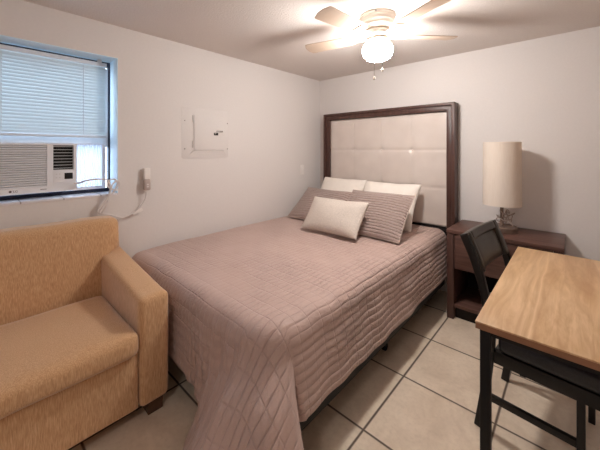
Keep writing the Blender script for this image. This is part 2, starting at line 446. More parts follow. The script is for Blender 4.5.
def on_left_wall(bm, x, y, z):   # text plane xy -> facing +x, reading towards +y
    bmesh.ops.transform(bm, verts=bm.verts[:], matrix=Matrix(((0, 0, 1, x), (1, 0, 0, y), (0, 1, 0, z), (0, 0, 0, 1)))); return bm
bm = on_left_wall(text_mesh('LG', .017), AX + .0006, -2.884, 1.096)
lg = obj('logo_lettering', local(bm, ac), M['logo'], ac, smooth=False)
bm = bmesh.new(); add_cyl(bm, (AX, -2.896, 1.102), (AX + .001, -2.896, 1.102), .0065, n=24)
obj('logo_disc', local(bm, ac), M['logo'], ac)
obj('model_lettering', local(box((AX, -2.76, 1.102), (AX + .0005, -2.73, 1.105)), ac), M['logo'], ac, smooth=False)
# accordion side panels (part of the unit)
for (a0, a1) in ((-2.574, -2.40), (y0 + .03, ay0 - .0)):
    bm = bmesh.new(); npl = int((a1 - a0) / .0145); prev = None; px0 = -.15
    rows = []
    for k in range(npl * 2 + 1):
        yy = a0 + .003 + k * (a1 - a0 - .003) / (npl * 2); xx = px0 + (.004 if k % 2 else -.004)
        rows.append((bm.verts.new((xx, yy, 1.088)), bm.verts.new((xx, yy, 1.388))))
    for p, q in zip(rows, rows[1:]): bm.faces.new((p[0], q[0], q[1], p[1]))
    bmesh.ops.solidify(bm, geom=bm.faces[:], thickness=.0012)
    obj('accordion_panel', local(bm, ac), M['accordion'], ac, smooth=False)
    bm = bmesh.new()
    add_box(bm, (px0 - .012, a1 - .0, 1.068), (px0 + .012, a1 + .022, 1.393)); add_box(bm, (px0 - .012, a0, 1.068), (px0 + .012, a1, 1.088)); add_box(bm, (px0 - .012, a0, 1.388), (px0 + .012, a1, 1.395))
    obj('panel_frame', local(bm, ac), M['plastic'], ac, smooth=False)
# power cord (bunched over the sill corner, then swooping to the wall plug)
cp = [(-.045, -2.60, 1.128), (-.01, -2.565, 1.130), (.05, -2.54, 1.147), (.055, -2.49, 1.153), (.055, -2.43, 1.148), (.05, -2.405, 1.125), (.05, -2.40, 1.07), (.05, -2.43, .99),
      (.04, -2.46, .93), (.035, -2.452, .915), (.05, -2.425, .96), (.055, -2.405, 1.04), (.05, -2.385, 1.11), (.045, -2.352, 1.13), (.04, -2.335, 1.105), (.045, -2.352, 1.07),
      (.05, -2.385, 1.075), (.055, -2.415, 1.10), (.05, -2.41, 1.135), (.045, -2.375, 1.145), (.04, -2.352, 1.115), (.045, -2.375, 1.06),
      (.05, -2.43, 1.0), (.045, -2.468, .945), (.035, -2.462, .92), (.03, -2.425, .905), (.028, -2.385, .892), (.028, -2.335, .868), (.028, -2.29, .866), (.03, -2.235, .893), (.035, -2.19, .935),
      (.042, -2.162, .99), (.045, -2.158, 1.05)]
bm = tube(cp, .0055, 8, 8)
pc = obj('power_cord', local(bm, ac), M['cord_white'], ac)
obj('cord_wrap', local(tube([(.05, -2.425, 1.04), (.063, -2.41, 1.045), (.05, -2.385, 1.05), (.04, -2.40, 1.045)], .004, 6, 5), ac), M['cord_white'], pc)
bm = box((-.0006, -.036, -.012), (.0006, .036, .012)); bmesh.ops.transform(bm, verts=bm.verts[:], matrix=Matrix.Translation((.034, -2.215, .893)) @ Matrix.Rotation(math.radians(20), 4, 'X'))
obj('cord_label', local(bm, ac), M['paper'], pc, smooth=False)
bm = box((.022, -2.178, 1.045), (.058, -2.128, 1.128), .012, 3)
pl = obj('plug', local(bm, ac), M['plug'], ac)
bm = bmesh.new(); add_box(bm, (.058, -2.160, 1.085), (.060, -2.146, 1.095)); add_box(bm, (.058, -2.160, 1.068), (.060, -2.146, 1.078))
obj('plug_button', local(bm, ac), M['cord_white'], pl, smooth=False)

# outlet behind the plug
ot = thing('wall_outlet', 'white wall outlet holding the air conditioner plug, right of the window', 'outlet', (0, -2.15, 1.15))
obj('cover_plate', local(box((.0, -2.185, 1.09), (.005, -2.115, 1.205), .002), ot), M['wall'], ot)
obj('socket_adapter', local(box((.005, -2.172, 1.128), (.045, -2.128, 1.212), .006, 3), ot), M['outlet'], ot)
obj('socket_face', local(box((.005, -2.168, 1.094), (.022, -2.132, 1.128), .002), ot), M['outlet'], ot)

# light switch in the corner
sw = thing('light_switch', 'small white light switch on the left wall near the headboard', 'switch', (0, -.35, 1.11))
obj('cover_plate', local(box((0, -.385, 1.055), (.005, -.315, 1.17), .002), sw), M['outlet'], sw)
obj('rocker', local(box((.005, -.364, 1.085), (.009, -.336, 1.14), .0015), sw), M['outlet'], sw)

# ------------------------------------------------------------------ painted breaker panel in the left wall
bp = thing('electrical_panel', 'wall-coloured electrical panel cover on the left wall above the bed', 'electrical panel', (0, -1.65, 1.5))
py0, py1, pz0, pz1 = -1.86, -1.405, 1.285, 1.715
bm = box((-.001, py0, pz0), (.002, py1, pz1), .0008); obj('panel_cover', local(bm, bp), M['panel_paint'], bp)
bm = box((.004, -1.752, 1.352), (.009, -1.425, 1.655), .002); obj('panel_door', local(bm, bp), M['panel_paint'], bp)
bm = bmesh.new()  # bevelled ledge below the door
vs = [(.004, -1.80, 1.305), (.004, -1.42, 1.305), (.016, -1.46, 1.345), (.016, -1.75, 1.345), (.004, -1.75, 1.350), (.004, -1.46, 1.350)]
P_ = [bm.verts.new(v) for v in vs]
bm.faces.new((P_[0], P_[1], P_[2], P_[3])); bm.faces.new((P_[3], P_[2], P_[5], P_[4])); bm.faces.new((P_[0], P_[3], P_[4])); bm.faces.new((P_[1], P_[5], P_[2])); bm.faces.new((P_[0], P_[4], P_[5], P_[1]))
obj('door_ledge', local(bm, bp), M['panel_paint'], bp, smooth=False, recalc=True)
obj('bottom_lip', local(box((.0, py0 + .01, pz0 - .008), (.006, py1 - .01, pz0 - .002), .002), bp), M['panel_paint'], bp)
for zz in (1.62, 1.40): obj('hinge', local(cyl((.006, -1.762, zz - .03), (.006, -1.762, zz + .03), .005, n=10), bp), M['panel_paint'], bp)

for yy in (-1.835, -1.413):
    for zz in (1.60, 1.36): obj('screw', local(cyl((.0035, yy, zz), (.0065, yy, zz), .005, n=10), bp), M['chrome'], bp)
bm = bmesh.new(); add_box(bm, (.009, -1.560, 1.484), (.0105, -1.515, 1.507)); obj('latch_hole', local(bm, bp), M['hole'], bp, smooth=False)
obj('latch', local(box((.009, -1.535, 1.513), (.017, -1.468, 1.528), .004, 3), bp), M['chrome'], bp)
obj('latch_tab', local(box((.0105, -1.553, 1.496), (.015, -1.538, 1.505), .001), bp), M['chrome'], bp)

# ------------------------------------------------------------------ sofa
def soft_box(a, b, r, puff=(0, 0, 0), n=(10, 10, 6), wr=0, seed=0):
    """rounded upholstered block: cube grid pushed to a rounded box with crowned faces"""
    bm = bmesh.new()
    c = V([(a[i] + b[i]) / 2 for i in range(3)]); h = V([(b[i] - a[i]) / 2 for i in range(3)])
    bmesh.ops.create_cube(bm, size=2)
    bmesh.ops.subdivide_edges(bm, edges=bm.edges[:], cuts=15, use_grid_fill=True)
    for v in bm.verts:
        q = V(v.co)
        p = V([q[i] * h[i] for i in range(3)])
        # denser sampling near edges
        p = V([math.copysign((1 - (1 - abs(q[i])) ** 1.6) * h[i], q[i]) for i in range(3)])
        inner = V([max(-h[i] + r, min(h[i] - r, p[i])) for i in range(3)])
        d = p - inner
        if d.length > 1e-9: p = inner + d.normalized() * r if sum(1 for i in range(3) if abs(d[i]) > 1e-6) > 1 or d.length > r else p
        nq = [p[i] / h[i] for i in range(3)]
        for i in range(3):
            if puff[i]:
                j, k = (i + 1) % 3, (i + 2) % 3
                p[i] += nq[i] * puff[i] * max(0, 1 - nq[j] ** 2) ** .6 * max(0, 1 - nq[k] ** 2) ** .6
        if wr:
            p += V((1, 1, 1)) * 0 + noise.noise_vector((p + V((seed, 0, 0))) * 5) * wr
        v.co = c + p
    bmesh.ops.recalc_face_normals(bm, faces=bm.faces[:])
    return bm
sofa = thing('sofa', 'tan upholstered sofa below the window, with blocky arm beside the bed', 'sofa', (.45, -3.2, 0))
sy1 = -2.352; sy0 = -4.05
def arm_bm(y0_, y1_, seed):
    b_ = soft_box((.045, y0_, .075), (.865, y1_, .612), .024, (.003, .004, .004), wr=.003, seed=seed)
    for v in b_.verts:   # the arm rises a little towards the back
        v.co.z += max(0, v.co.z - .3) / .31 * .068 * max(0, (.80 - v.co.x) / .62) ** 1.0 if v.co.x < .80 else 0
    return b_
obj('arm', local(arm_bm(sy1 - .143, sy1, 0), sofa), M['sofa'], sofa, angle=60)
obj('arm', local(arm_bm(sy0, sy0 + .143, 3), sofa), M['sofa'], sofa, angle=60)
bm = soft_box((.025, sy0 + .03, .09), (.205, sy1 - .028, .905), .05, (.004, .0, .006), wr=.006, seed=8)
for v in bm.verts:
    z = v.co.z
    if v.co.x > .1 and z < .85: v.co.x += .06 * (.85 - z) / .76
    if v.co.y > sy1 - .16 and z < .70: v.co.y = min(v.co.y, sy1 - .146)
    if v.co.y < sy0 + .16 and z < .70: v.co.y = max(v.co.y, sy0 + .146)
obj('backrest', local(bm, sofa), M['sofa'], sofa, angle=60)
obj('base', local(soft_box((.27, sy0 + .145, .078), (.852, sy1 - .145, .352), .012, (.002, 0, 0), wr=.002), sofa), M['sofa'], sofa, angle=60)
mid = -3.2
obj('seat_cushion', local(soft_box((.272, mid + .002, .354), (.882, sy1 - .147, .462), .034, (.012, .0, .016), wr=.005, seed=1), sofa), M['sofa'], sofa, angle=60)
obj('seat_cushion', local(soft_box((.272, sy0 + .147, .354), (.882, mid - .002, .462), .034, (.012, .0, .016), wr=.005, seed=5), sofa), M['sofa'], sofa, angle=60)
for (x, y) in ((.80, sy1 - .055), (.80, sy0 + .055), (.11, sy1 - .055), (.11, sy0 + .055)):
    obj('leg', local(box((x - .04, y - .04, 0), (x + .035, y + .035, .078), .004), sofa), M['sofa_leg'], sofa)

# ------------------------------------------------------------------ bed
bx0, bx1, by_f, by_h = .055, 1.555, -2.225, -.135
bed = thing('bed', 'low bed with black metal frame on casters, between sofa and nightstand', 'bed', ((bx0 + bx1) / 2, (by_f + by_h) / 2, 0))
FZ = .262
bm = bmesh.new()
obj('side_rail', local(box((bx1 - .02, by_f + .02, FZ - .135), (bx1 + .005, by_h, FZ - .001), .003), bed), M['black'], bed)
obj('side_rail', local(box((bx0 + .005, by_f + .02, FZ - .135), (bx0 + .03, by_h, FZ - .001), .003), bed), M['black'], bed)
for yy in (by_f + .02, (by_f + by_h) / 2, by_h - .04):
    obj('cross_rail', local(box((bx0 + .03, yy, FZ - (.13 if yy < -2 else .035)), (bx1 - .02, yy + .025, FZ - .005), .003), bed), M['black'], bed)
for (x, y) in ((bx1 - .1, -2.0), (bx1 - .07, -1.17), (bx1 - .1, -.3), (bx0 + .1, -2.0), (bx0 + .1, -1.17), (bx0 + .1, -.3), (.83, -1.17)):
    lg_ = obj('leg', local(cyl((x, y, .05), (x, y, FZ - .02), .016), bed), M['black'], bed)
    bm = bmesh.new(); add_cyl(bm, (x - .014, y, .025), (x + .014, y, .025), .025, n=20)
    obj('caster', local(bm, bed), M['rubber'], lg_)
bs = soft_box((bx0, by_f, FZ + .001), (bx1 + .006, by_h, .385), .02)
tag(obj('box_spring', bs, M['mattress'], origin=(.83, -1.19, FZ)), 'white box spring whose edge shows below the coverlet hem', 'box spring')
mt = soft_box((bx0, by_f, .387), (bx1, by_h, .590), .075)
for v in mt.verts:
    if v.co.z > .45: v.co.z -= .012 * max(0, 1 - (v.co.x - bx0) / .3) * max(0, min(1, 1.2 - (v.co.y - by_f) / .4))
    q_ = math.hypot(max(0, v.co.x - (bx1 - .08)), max(0, by_f + .08 - v.co.y))
    if q_ > .07: v.co.x -= (q_ - .07) * .8 * max(0, v.co.x - (bx1 - .08)) / q_; v.co.y += (q_ - .07) * .8 * max(0, by_f + .08 - v.co.y) / q_
tag(obj('mattress', mt, M['mattress'], origin=(.83, -1.19, .387)), 'thick mattress hidden beneath the mauve coverlet', 'mattress')

# coverlet: cloth grid (s across, t along) draped over the edges; UV in metres of cloth
def make_coverlet():
    bm = bmesh.new(); uvl = bm.loops.layers.uv.new('UVMap')
    re = .085; X0, X1 = .10, 1.482; Y0, Y1 = -2.205, -.115; ZT = .610; RC = .07
    LR, LF, LL = .412, .465, .19
    def sm(a, b, x):
        t = max(0, min(1, (x - a) / (b - a))); return t * t * (3 - 2 * t)
    def top(x, y):
        z = ZT + .006 * noise.noise(V((x * 2.2, y * 2.2, 1.3))) + .003 * noise.noise(V((x * 7, y * 7, 4)))
        z += .008 * math.sin(PI * max(0, min(1, (x - X0) / (X1 - X0)))) ** 2
        z -= .012 * (1 - sm(0, .25, x - X0)) * (1 - sm(0, .3, y - Y0))
        z += .004 * math.sin((x * .8 + y * 1.0) * 30) * sm(.1, .5, x) * (1 - sm(-1.2, -.8, y)) * .6
        return z
    def arc(rho, flare):
        L = re * (PI / 2 - flare)
        if rho <= L:
            a = rho / re; return re * math.sin(a), re * (1 - math.cos(a))
        a = PI / 2 - flare; r2 = rho - L
        return re * math.sin(a) + r2 * math.sin(flare), re * (1 - math.cos(a)) + r2 * math.cos(flare)
    def pos(s, t):
        ox = max(0, s - X1); oy = max(0, Y0 - t); ol = max(0, X0 - s)
        bx = min(max(s, X0), X1); byy = max(t, Y0)
        zt = top(bx, byy)
        if ox <= 0 and oy <= 0 and ol <= 0 and not (s > X1 - RC and t < Y0 + RC): return V((s, t, zt))
        cx_, cy_ = s - (X1 - RC), (Y0 + RC) - t
        corner = cx_ > 0 and cy_ > 0
        if corner and math.hypot(cx_, cy_) <= RC: return V((s, t, zt))
        if ox > 0 or corner:
            rho = ox; phi = 0
            if corner:
                hy = math.hypot(cx_, cy_); phi = math.atan2(cy_, cx_); rho = hy - RC
                bx, byy = X1 - RC + RC * cx_ / hy, Y0 + RC - RC * cy_ / hy; zt = top(bx, byy)
            fl = .03
            k = sm(.0, .25, rho); fl += .145 * k
            if corner:
                B = sm(.14, .46, phi)
                fl += .40 * B * k - .10 * math.exp(-((phi - .14) / .09) ** 2) * k
                rho *= 1 + .34 * B * (1 + .25 * sm(1.0, 1.57, phi))
            else:
                # vertical folds on the right side, growing towards the hem
                fl += k * (.022 * noise.noise(V((0, t * 4.2, 7))) + .006 * math.sin(t * 17 + .5))
            o_, dn = arc(rho, fl)
            o_ += .008 * noise.noise(V((t * 6, dn * 7, 3))) * sm(.01, .14, dn)
            # horizontal slub ridges of the quilting on the drop
            o_ += .0018 * math.sin(dn * 190 + 2 * noise.noise(V((t * 3, dn * 6, 2)))) * sm(.04, .1, dn) * max(0, 1 - phi * 2)
            d = V((math.cos(phi), -math.sin(phi), 0))
            if corner:
                o_ += .012 * math.sin(phi * 9 + 1) * sm(.1, .4, rho)
            return V((bx, byy, zt)) + d * o_ - V((0, 0, dn))
        if oy > 0:
            if ol > 0:
                rho = math.hypot(ol, oy); phi = math.atan2(oy, ol)
                o_, dn = arc(rho, .0); d = V((-math.cos(phi), -math.sin(phi), 0))
                p = V((bx, byy, zt)) + d * o_ * .9 - V((0, 0, dn)); p.x = max(p.x, .012); return p
            kk = sm(.0, .25, oy)
            e_ = s - (X1 - .0 - .70 * oy)
            fx = sm(-.10, .16, e_)
            fl = .03 + .47 * fx * kk
            o_, dn = arc(oy * (1 + .12 * sm(.8, 1.15, s) + .30 * sm(-.08, .12, e_)), fl)
            o_ += .010 * math.sin(s * 62 + oy * 9) * sm(.04, .2, oy) * math.exp(-((e_ + .06) / .16) ** 2)
            if fl < 0: fl = 0
            o_ += .0025 * math.sin(dn * 110 + 2 * noise.noise(V((s * 3, dn * 6, 5)))) * sm(.04, .1, dn)
            return V((bx, byy, zt)) + V((0, -1, 0)) * o_ - V((0, 0, dn))
        o_, dn = arc(ol, 0); p = V((bx, byy, zt)) + V((-1, 0, 0)) * o_ - V((0, 0, dn)); p.x = max(p.x, .012); return p
    def grid(lo, hi, e0, e1, step, fine):
        out = [lo]; x = lo
        while x < hi - 1e-6:
            st = fine if (x < e0 or x > e1) else step
            x = min(hi, x + st); out.append(x)
        return out
    S = grid(X0 - LL, X1 + LR, X0 + .02, X1 - .02, .02, .009)
    T = grid(Y0 - LF, Y1, Y0 + .02, 9, .02, .009)
    vs = [[None] * len(T) for _ in S]
    for i, s in enumerate(S):
        for j, t in enumerate(T):
            p = pos(s, t)
            if p.z < .012: p.z = .012 
            vs[i][j] = bm.verts.new(p)
    for i in range(len(S) - 1):
        for j in range(len(T) - 1):
            f = bm.faces.new((vs[i][j], vs[i + 1][j], vs[i + 1][j + 1], vs[i][j + 1]))
            for lp, (a, b) in zip(f.loops, ((i, j), (i + 1, j), (i + 1, j + 1), (i, j + 1))): lp[uvl].uv = (S[a], T[b])
    return bm
cv = obj('coverlet', make_coverlet(), M['cover'], origin=(.83, -1.19, .6), angle=180)
so = cv.modifiers.new('thickness', 'SOLIDIFY'); so.thickness = .008; so.offset = -1 if False else 1
tag(cv, 'mauve quilted coverlet spread over the bed and hanging to its foot corner', 'bedspread')

# ------------------------------------------------------------------ pillows
def pillow_bm(w, h, t, pinch=.05, n=26, seed=0, wr=.006, m_edge=False):
    """stands in local xz: width x, height z from 0..h, thickness y"""
    bm = bmesh.new(); uvl = bm.loops.layers.uv.new('UVMap')
    N = n; F = {}; 
    def rm(q): return math.copysign(1 - (1 - abs(q)) ** 1.5, q)
    for side in (-1, 1):
        for i in range(N + 1):
            for j in range(N + 1):
                u_ = rm(2 * i / N - 1); v_ = rm(2 * j / N - 1)
                edge = i in (0, N) or j in (0, N)
                if edge and side == 1: F[(side, i, j)] = F[(-1, i, j)]; continue
                x = u_ * w / 2 * (1 - pinch * (1 - v_ * v_)); z = h / 2 + v_ * h / 2 * (1 - pinch * 1.2 * (1 - u_ * u_))
                th = t / 2 * max(0, 1 - abs(u_) ** 3.0) ** .55 * max(0, 1 - abs(v_) ** 3.0) ** .55
                nz = noise.noise(V((x * 6 + seed, z * 6, side * 2))) * wr * (0 if edge else 1)
                F[(side, i, j)] = bm.verts.new((x + nz * .3, side * th + nz * side + .004 * noise.noise(V((x * 4, z * 4, seed))), z))
        for i in range(N):
            for j in range(N):
                q = [(i, j), (i + 1, j), (i + 1, j + 1), (i, j + 1)]
                if side == 1: q = q[::-1]
                f = bm.faces.new([F[(side,) + k] for k in q])
                for lp, k in zip(f.loops, q): lp[uvl].uv = (rm(2 * k[0] / N - 1) * w / 2, rm(2 * k[1] / N - 1) * h / 2 + h)
    return bm
def edge_loop(w, h, pinch, r, out=0.0):
    pts = []
    K = 14
    def P(u_, v_): return V((u_ * (w / 2 + out) * (1 - pinch * (1 - v_ * v_)), 0, h / 2 + v_ * (h / 2 + out) * (1 - pinch * 1.2 * (1 - u_ * u_))))
    for k in range(K): pts.append(P(-1 + 2 * k / K, -1))
    for k in range(K): pts.append(P(1, -1 + 2 * k / K))
    for k in range(K): pts.append(P(1 - 2 * k / K, 1))
    for k in range(K + 1): pts.append(P(-1, 1 - 2 * k / K))
    return tube(pts, r, 6, 0)
def pillow(name, label, cat, group, mat, w, h, t, loc, tilt, yaw, pinch=.05, seed=0, piping=None, roll=0, wr=.006, edge_name='piping'):
    if piping:
        root = thing(name, label, cat, loc, 0, group)
        root.rotation_euler = (math.radians(-tilt), math.radians(roll), math.radians(yaw))
        obj('cover', pillow_bm(w, h, t, pinch, seed=seed, wr=wr), mat, root, angle=80)
        obj(edge_name, edge_loop(w, h, pinch, .004), piping, root)
        return root
    o = obj(name, pillow_bm(w, h, t, pinch, seed=seed, wr=wr), mat, angle=80)
    o.location = loc; o.rotation_euler = (math.radians(-tilt), math.radians(roll), math.radians(yaw))
    return tag(o, label, cat, group)
pillow('bed_pillow', 'cream bed pillow leaning on the headboard, behind the left quilted sham', 'pillow', 'bed pillows', M['pillow_white'], .57, .46, .15, (.50, -.425, .642), 33, 0, seed=1, wr=.016)
pillow('bed_pillow', 'cream bed pillow leaning on the headboard, behind the right quilted sham', 'pillow', 'bed pillows', M['pillow_white'], .57, .49, .15, (1.105, -.505, .638), 38, 4, seed=2, wr=.016)
pillow('quilted_sham', 'mauve quilted sham pillow nearest the left wall', 'pillow', 'quilted shams', M['sham'], .64, .43, .12, (.472, -.765, .638), 49, -3, seed=3, pinch=.03, piping=M['sham_edge'], wr=.012)
pillow('quilted_sham', 'mauve quilted sham pillow on the right side of the bed', 'pillow', 'quilted shams', M['sham'], .60, .46, .12, (1.142, -.850, .636), 45, 1, seed=4, pinch=.03, piping=M['sham_edge'], wr=.012)
pillow('lumbar_pillow', 'small cream woven pillow lying in front of the quilted shams', 'pillow', None, M['lumbar'], .575, .33, .12, (.90, -1.045, .652), 38, 1, seed=5, pinch=.05, wr=.014)

# ------------------------------------------------------------------ headboard
hb = thing('headboard', 'tall beige tufted headboard with dark wood frame behind the bed', 'headboard', (.9, -.05, 0))
hx0, hx1, hz1, hz0 = .150, 1.640, 1.785, .630
fw = .085
def frame_ring(x0, x1, z0, z1, w, y0, y1, bev=.003, bottom=True):
    bm = bmesh.new()
    P_ = [((x0, z0), (x0 + w, z0 + (w if bottom else 0))), ((x0, z1), (x0 + w, z1 - w)), ((x1, z1), (x1 - w, z1 - w)), ((x1, z0), (x1 - w, z0 + (w if bottom else 0)))]
    fr = [[bm.verts.new((p[0], y0, p[1])) for p in q] for q in P_]; bk = [[bm.verts.new((p[0], y1, p[1])) for p in q] for q in P_]
    K = [0, 1, 2, 3] if bottom else [0, 1, 2]
    for k in K:
        j = (k + 1) % 4
        bm.faces.new((fr[k][0], fr[j][0], fr[j][1], fr[k][1])); bm.faces.new((bk[k][0], bk[k][1], bk[j][1], bk[j][0]))
        bm.faces.new((fr[k][0], bk[k][0], bk[j][0], fr[j][0])); bm.faces.new((fr[k][1], fr[j][1], bk[j][1], bk[k][1]))
    if not bottom:
        for k in (0, 3): bm.faces.new((fr[k][0], fr[k][1], bk[k][1], bk[k][0]))
    bmesh.ops.recalc_face_normals(bm, faces=bm.faces[:])
    if bev: bmesh.ops.bevel(bm, geom=[e for e in bm.edges if e.calc_face_angle(0) > .5], offset=bev, segments=2, profile=.5, affect='EDGES')
    return bm
obj('frame', local(frame_ring(hx0, hx1, hz0, hz1, .026, -.122, -.004, bottom=False), hb), M['dark_wood_v'], hb, angle=30)
obj('frame_moulding', local(frame_ring(hx0 + .026, hx1 - .026, hz0, hz1 - .026, .048, -.108, -.004, .004, bottom=False), hb), M['dark_wood_v'], hb, angle=30)
ux0, ux1, uz0, uz1 = hx0 + .074, hx1 - .074, hz0, hz1 - .074
bm = bmesh.new(); NX, NZ = 120, 100; gv = []
for i in range(NX + 1):
    row = []
    for j in range(NZ + 1):
        a = i / NX; b = j / NZ; x = ux0 + a * (ux1 - ux0); z = uz0 + b * (uz1 - uz0)
        fa = (a * 4) % 1; fb = (b * 3) % 1
        da = min(fa, 1 - fa) * (ux1 - ux0) / 4; db = min(fb, 1 - fb) * (uz1 - uz0) / 3
        d = min(da, db); rr = math.hypot(da, db)
        inner = 0 < round(a * 4) < 4 and 0 < round(b * 3) < 3
        p = .022 + .0045 * (1 - math.exp(-da / .006)) + .0085 * (1 - math.exp(-db / .008)) - (.017 * math.exp(-rr / .026) if inner else 0)
        row.append(bm.verts.new((x, -.040 - p, z)))
    gv.append(row)
for i in range(NX):
    for j in range(NZ): bm.faces.new((gv[i][j], gv[i + 1][j], gv[i + 1][j + 1], gv[i][j + 1]))
# closed back
bk = [bm.verts.new(p) for p in ((ux0, -.006, uz0), (ux1, -.006, uz0), (ux1, -.006, uz1), (ux0, -.006, uz1))]
bm.faces.new(bk[::-1])
bm.faces.new([gv[i][0] for i in range(NX, -1, -1)] + [bk[0], bk[1]])
bm.faces.new([gv[i][NZ] for i in range(NX + 1)] + [bk[2], bk[3]])
bm.faces.new([gv[0][j] for j in range(NZ + 1)] + [bk[3], bk[0]])
bm.faces.new([gv[NX][j] for j in range(NZ, -1, -1)] + [bk[1], bk[2]])
up = obj('upholstered_panel', local(bm, hb), M['vinyl'], hb, angle=70)
for i in (1, 2, 3):
    for j in (1, 2):
        x = ux0 + i * (ux1 - ux0) / 4; z = uz0 + j * (uz1 - uz0) / 3
        b_ = lathe([(.001, .006), (.006, .005), (.009, .002), (.010, -.002)], 14)
        bmesh.ops.transform(b_, verts=b_.verts[:], matrix=Matrix.Translation((x, -.053, z)) @ Matrix.Rotation(PI / 2, 4, 'X'))
        obj('tuft_button', local(b_, hb), M['vinyl'], up)
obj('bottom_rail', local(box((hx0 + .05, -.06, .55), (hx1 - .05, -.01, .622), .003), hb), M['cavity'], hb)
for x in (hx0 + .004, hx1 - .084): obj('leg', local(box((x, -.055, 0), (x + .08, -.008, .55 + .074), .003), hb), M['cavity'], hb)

# ------------------------------------------------------------------ nightstand
nx0, nx1, ny0, ny1, nz = 1.674, 2.385, -.462, -.008, .712
ns = thing('nightstand', 'wide dark wood nightstand with open shelf between bed and table', 'nightstand', ((nx0 + nx1) / 2, -.235, 0))
obj('top', local(box((nx0 - .003, ny0 - .006, nz - .028), (nx1 + .003, ny1, nz), .003), ns), M['dark_wood_h'], ns)
for x in (nx0, nx1 - .05):
    bm = box((x, ny0, 0), (x + .05, ny1, nz - .028), .003)
    obj('side_panel', local(bm, ns), M['dark_wood_v'], ns)
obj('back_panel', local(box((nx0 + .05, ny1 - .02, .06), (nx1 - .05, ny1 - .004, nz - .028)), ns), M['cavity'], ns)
dr = obj('drawer', local(box((nx0 + .054, ny0 + .006, .405), (nx1 - .054, ny1 - .03, nz - .034), .003), ns), M['dark_wood_h'], ns)
b_ = lathe([(.004, 0), (.004, .012), (.011, .016), (.013, .022), (.009, .027), (.001, .028)], 16)
bmesh.ops.transform(b_, verts=b_.verts[:], matrix=Matrix.Translation((2.075, ny0 + .007, .645)) @ Matrix.Rotation(PI / 2, 4, 'X'))
obj('knob', local(b_, ns), M['chrome'], dr)
obj('shelf', local(box((nx0 + .05, ny0 + .01, .095), (nx1 - .05, ny1 - .02, .12), .002), ns), M['dark_wood_h'], ns)
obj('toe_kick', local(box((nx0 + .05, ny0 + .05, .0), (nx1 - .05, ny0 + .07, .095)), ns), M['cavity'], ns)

# ------------------------------------------------------------------ table lamp
lx, ly = 2.012, -.225
lamp = thing('table_lamp', 'table lamp with tall cream drum shade on the nightstand', 'lamp', (lx, ly, nz))
obj('base', lathe([(.001, 0), (.098, 0), (.102, .004), (.102, .036), (.097, .042), (.02, .046), (.001, .046)], 48, cap=False), M['bronze'], lamp, angle=35)
obj('pole', lathe([(.012, .044), (.017, .048), (.012, .056), (.012, .30), (.016, .305), (.016, .34), (.010, .345)], 20), M['bronze'], lamp, angle=35)
obj('socket', lathe([(.017, .29), (.020, .30), (.020, .345), (.016, .35)], 20), M['bronze'], lamp)
sb0, sb1 = .205, .700
bm = bmesh.new(); n = 64
R0, R1 = .130, .127
ring = lambda r, z: [bm.verts.new((r * math.cos(2 * PI * k / n), r * math.sin(2 * PI * k / n), z)) for k in range(n)]
rs = [ring(R0, sb0), ring(R0, sb0 + .008), ring(R1, sb1 - .008), ring(R1, sb1), ring(R1 - .003, sb1), ring(R0 - .003, sb0)]
for a, b in zip(rs, rs[1:] + rs[:1]):
    for k in range(n): bm.faces.new((a[k], a[(k + 1) % n], b[(k + 1) % n], b[k]))
bmesh.ops.recalc_face_normals(bm, faces=bm.faces[:])
shd = obj('lamp_shade', bm, M['shade'], lamp, angle=30)
bm = bmesh.new()
for k in range(3):
    a = 2 * PI * k / 3; add_cyl(bm, (0.0, 0, .345), (.127 * math.cos(a), .127 * math.sin(a), .40), .002, n=6)
obj('shade_spider', bm, M['bronze'], shd)
obj('bulb', lathe([(.012, .345), (.014, .365), (.030, .40), (.031, .42), (.02, .445), (.004, .455)], 20), M['frame_white'], lamp)
cpts = []
for k in range(44):
    a = k * .62; r = .030 + .022 * math.sin(k * .45)
    cpts.append((.022 + r * math.cos(a) * 1.25, r * math.sin(a) - .006, .075 + .085 * (k / 43) + .018 * math.sin(k * 1.3)))
cpts += [(.05, -.03, .10), (.072, -.05, .07), (.085, -.04, .052)]
obj('lamp_cord', tube(cpts, .0035, 6, 4), M['cord_grey'], lamp)

# ------------------------------------------------------------------ desk
dx0, dx1, dy0, dy1, dz = 2.180, 2.955, -1.880, -.80, .76
dk = thing('desk', 'light wood topped table with black legs in the right foreground', 'table', ((dx0 + dx1) / 2, (dy0 + dy1) / 2, 0))
obj('table_top', local(box((dx0, dy0, dz - .006), (dx1, dy1, dz), .0015), dk), M['desk_top'], dk)
obj('edge_band', local(box((dx0 + .001, dy0 + .001, dz - .026), (dx1 - .001, dy1 - .001, dz - .006), .001), dk), M['desk_edge'], dk)
lw = .031; li = .012
for x in (dx0 + li, dx1 - li - lw):
    for y in (dy0 + li, dy1 - li - lw):
        obj('leg', local(box((x, y, 0), (x + lw, y + lw, dz - .026), .003), dk), M['desk_black'], dk)
az = dz - .026
for (a, b) in (((dx0 + li + lw, dy0 + li + .008, az - .022), (dx1 - li - lw, dy0 + li + .032, az)), ((dx0 + li + lw, dy1 - li - .032, az - .022), (dx1 - li - lw, dy1 - li - .008, az)),
               ((dx0 + li + .008, dy0 + li + lw, az - .022), (dx0 + li + .032, dy1 - li - lw, az)), ((dx1 - li - .032, dy0 + li + lw, az - .022), (dx1 - li - .008, dy1 - li - lw, az))):
    obj('apron', local(box(a, b, .002), dk), M['desk_black'], dk)

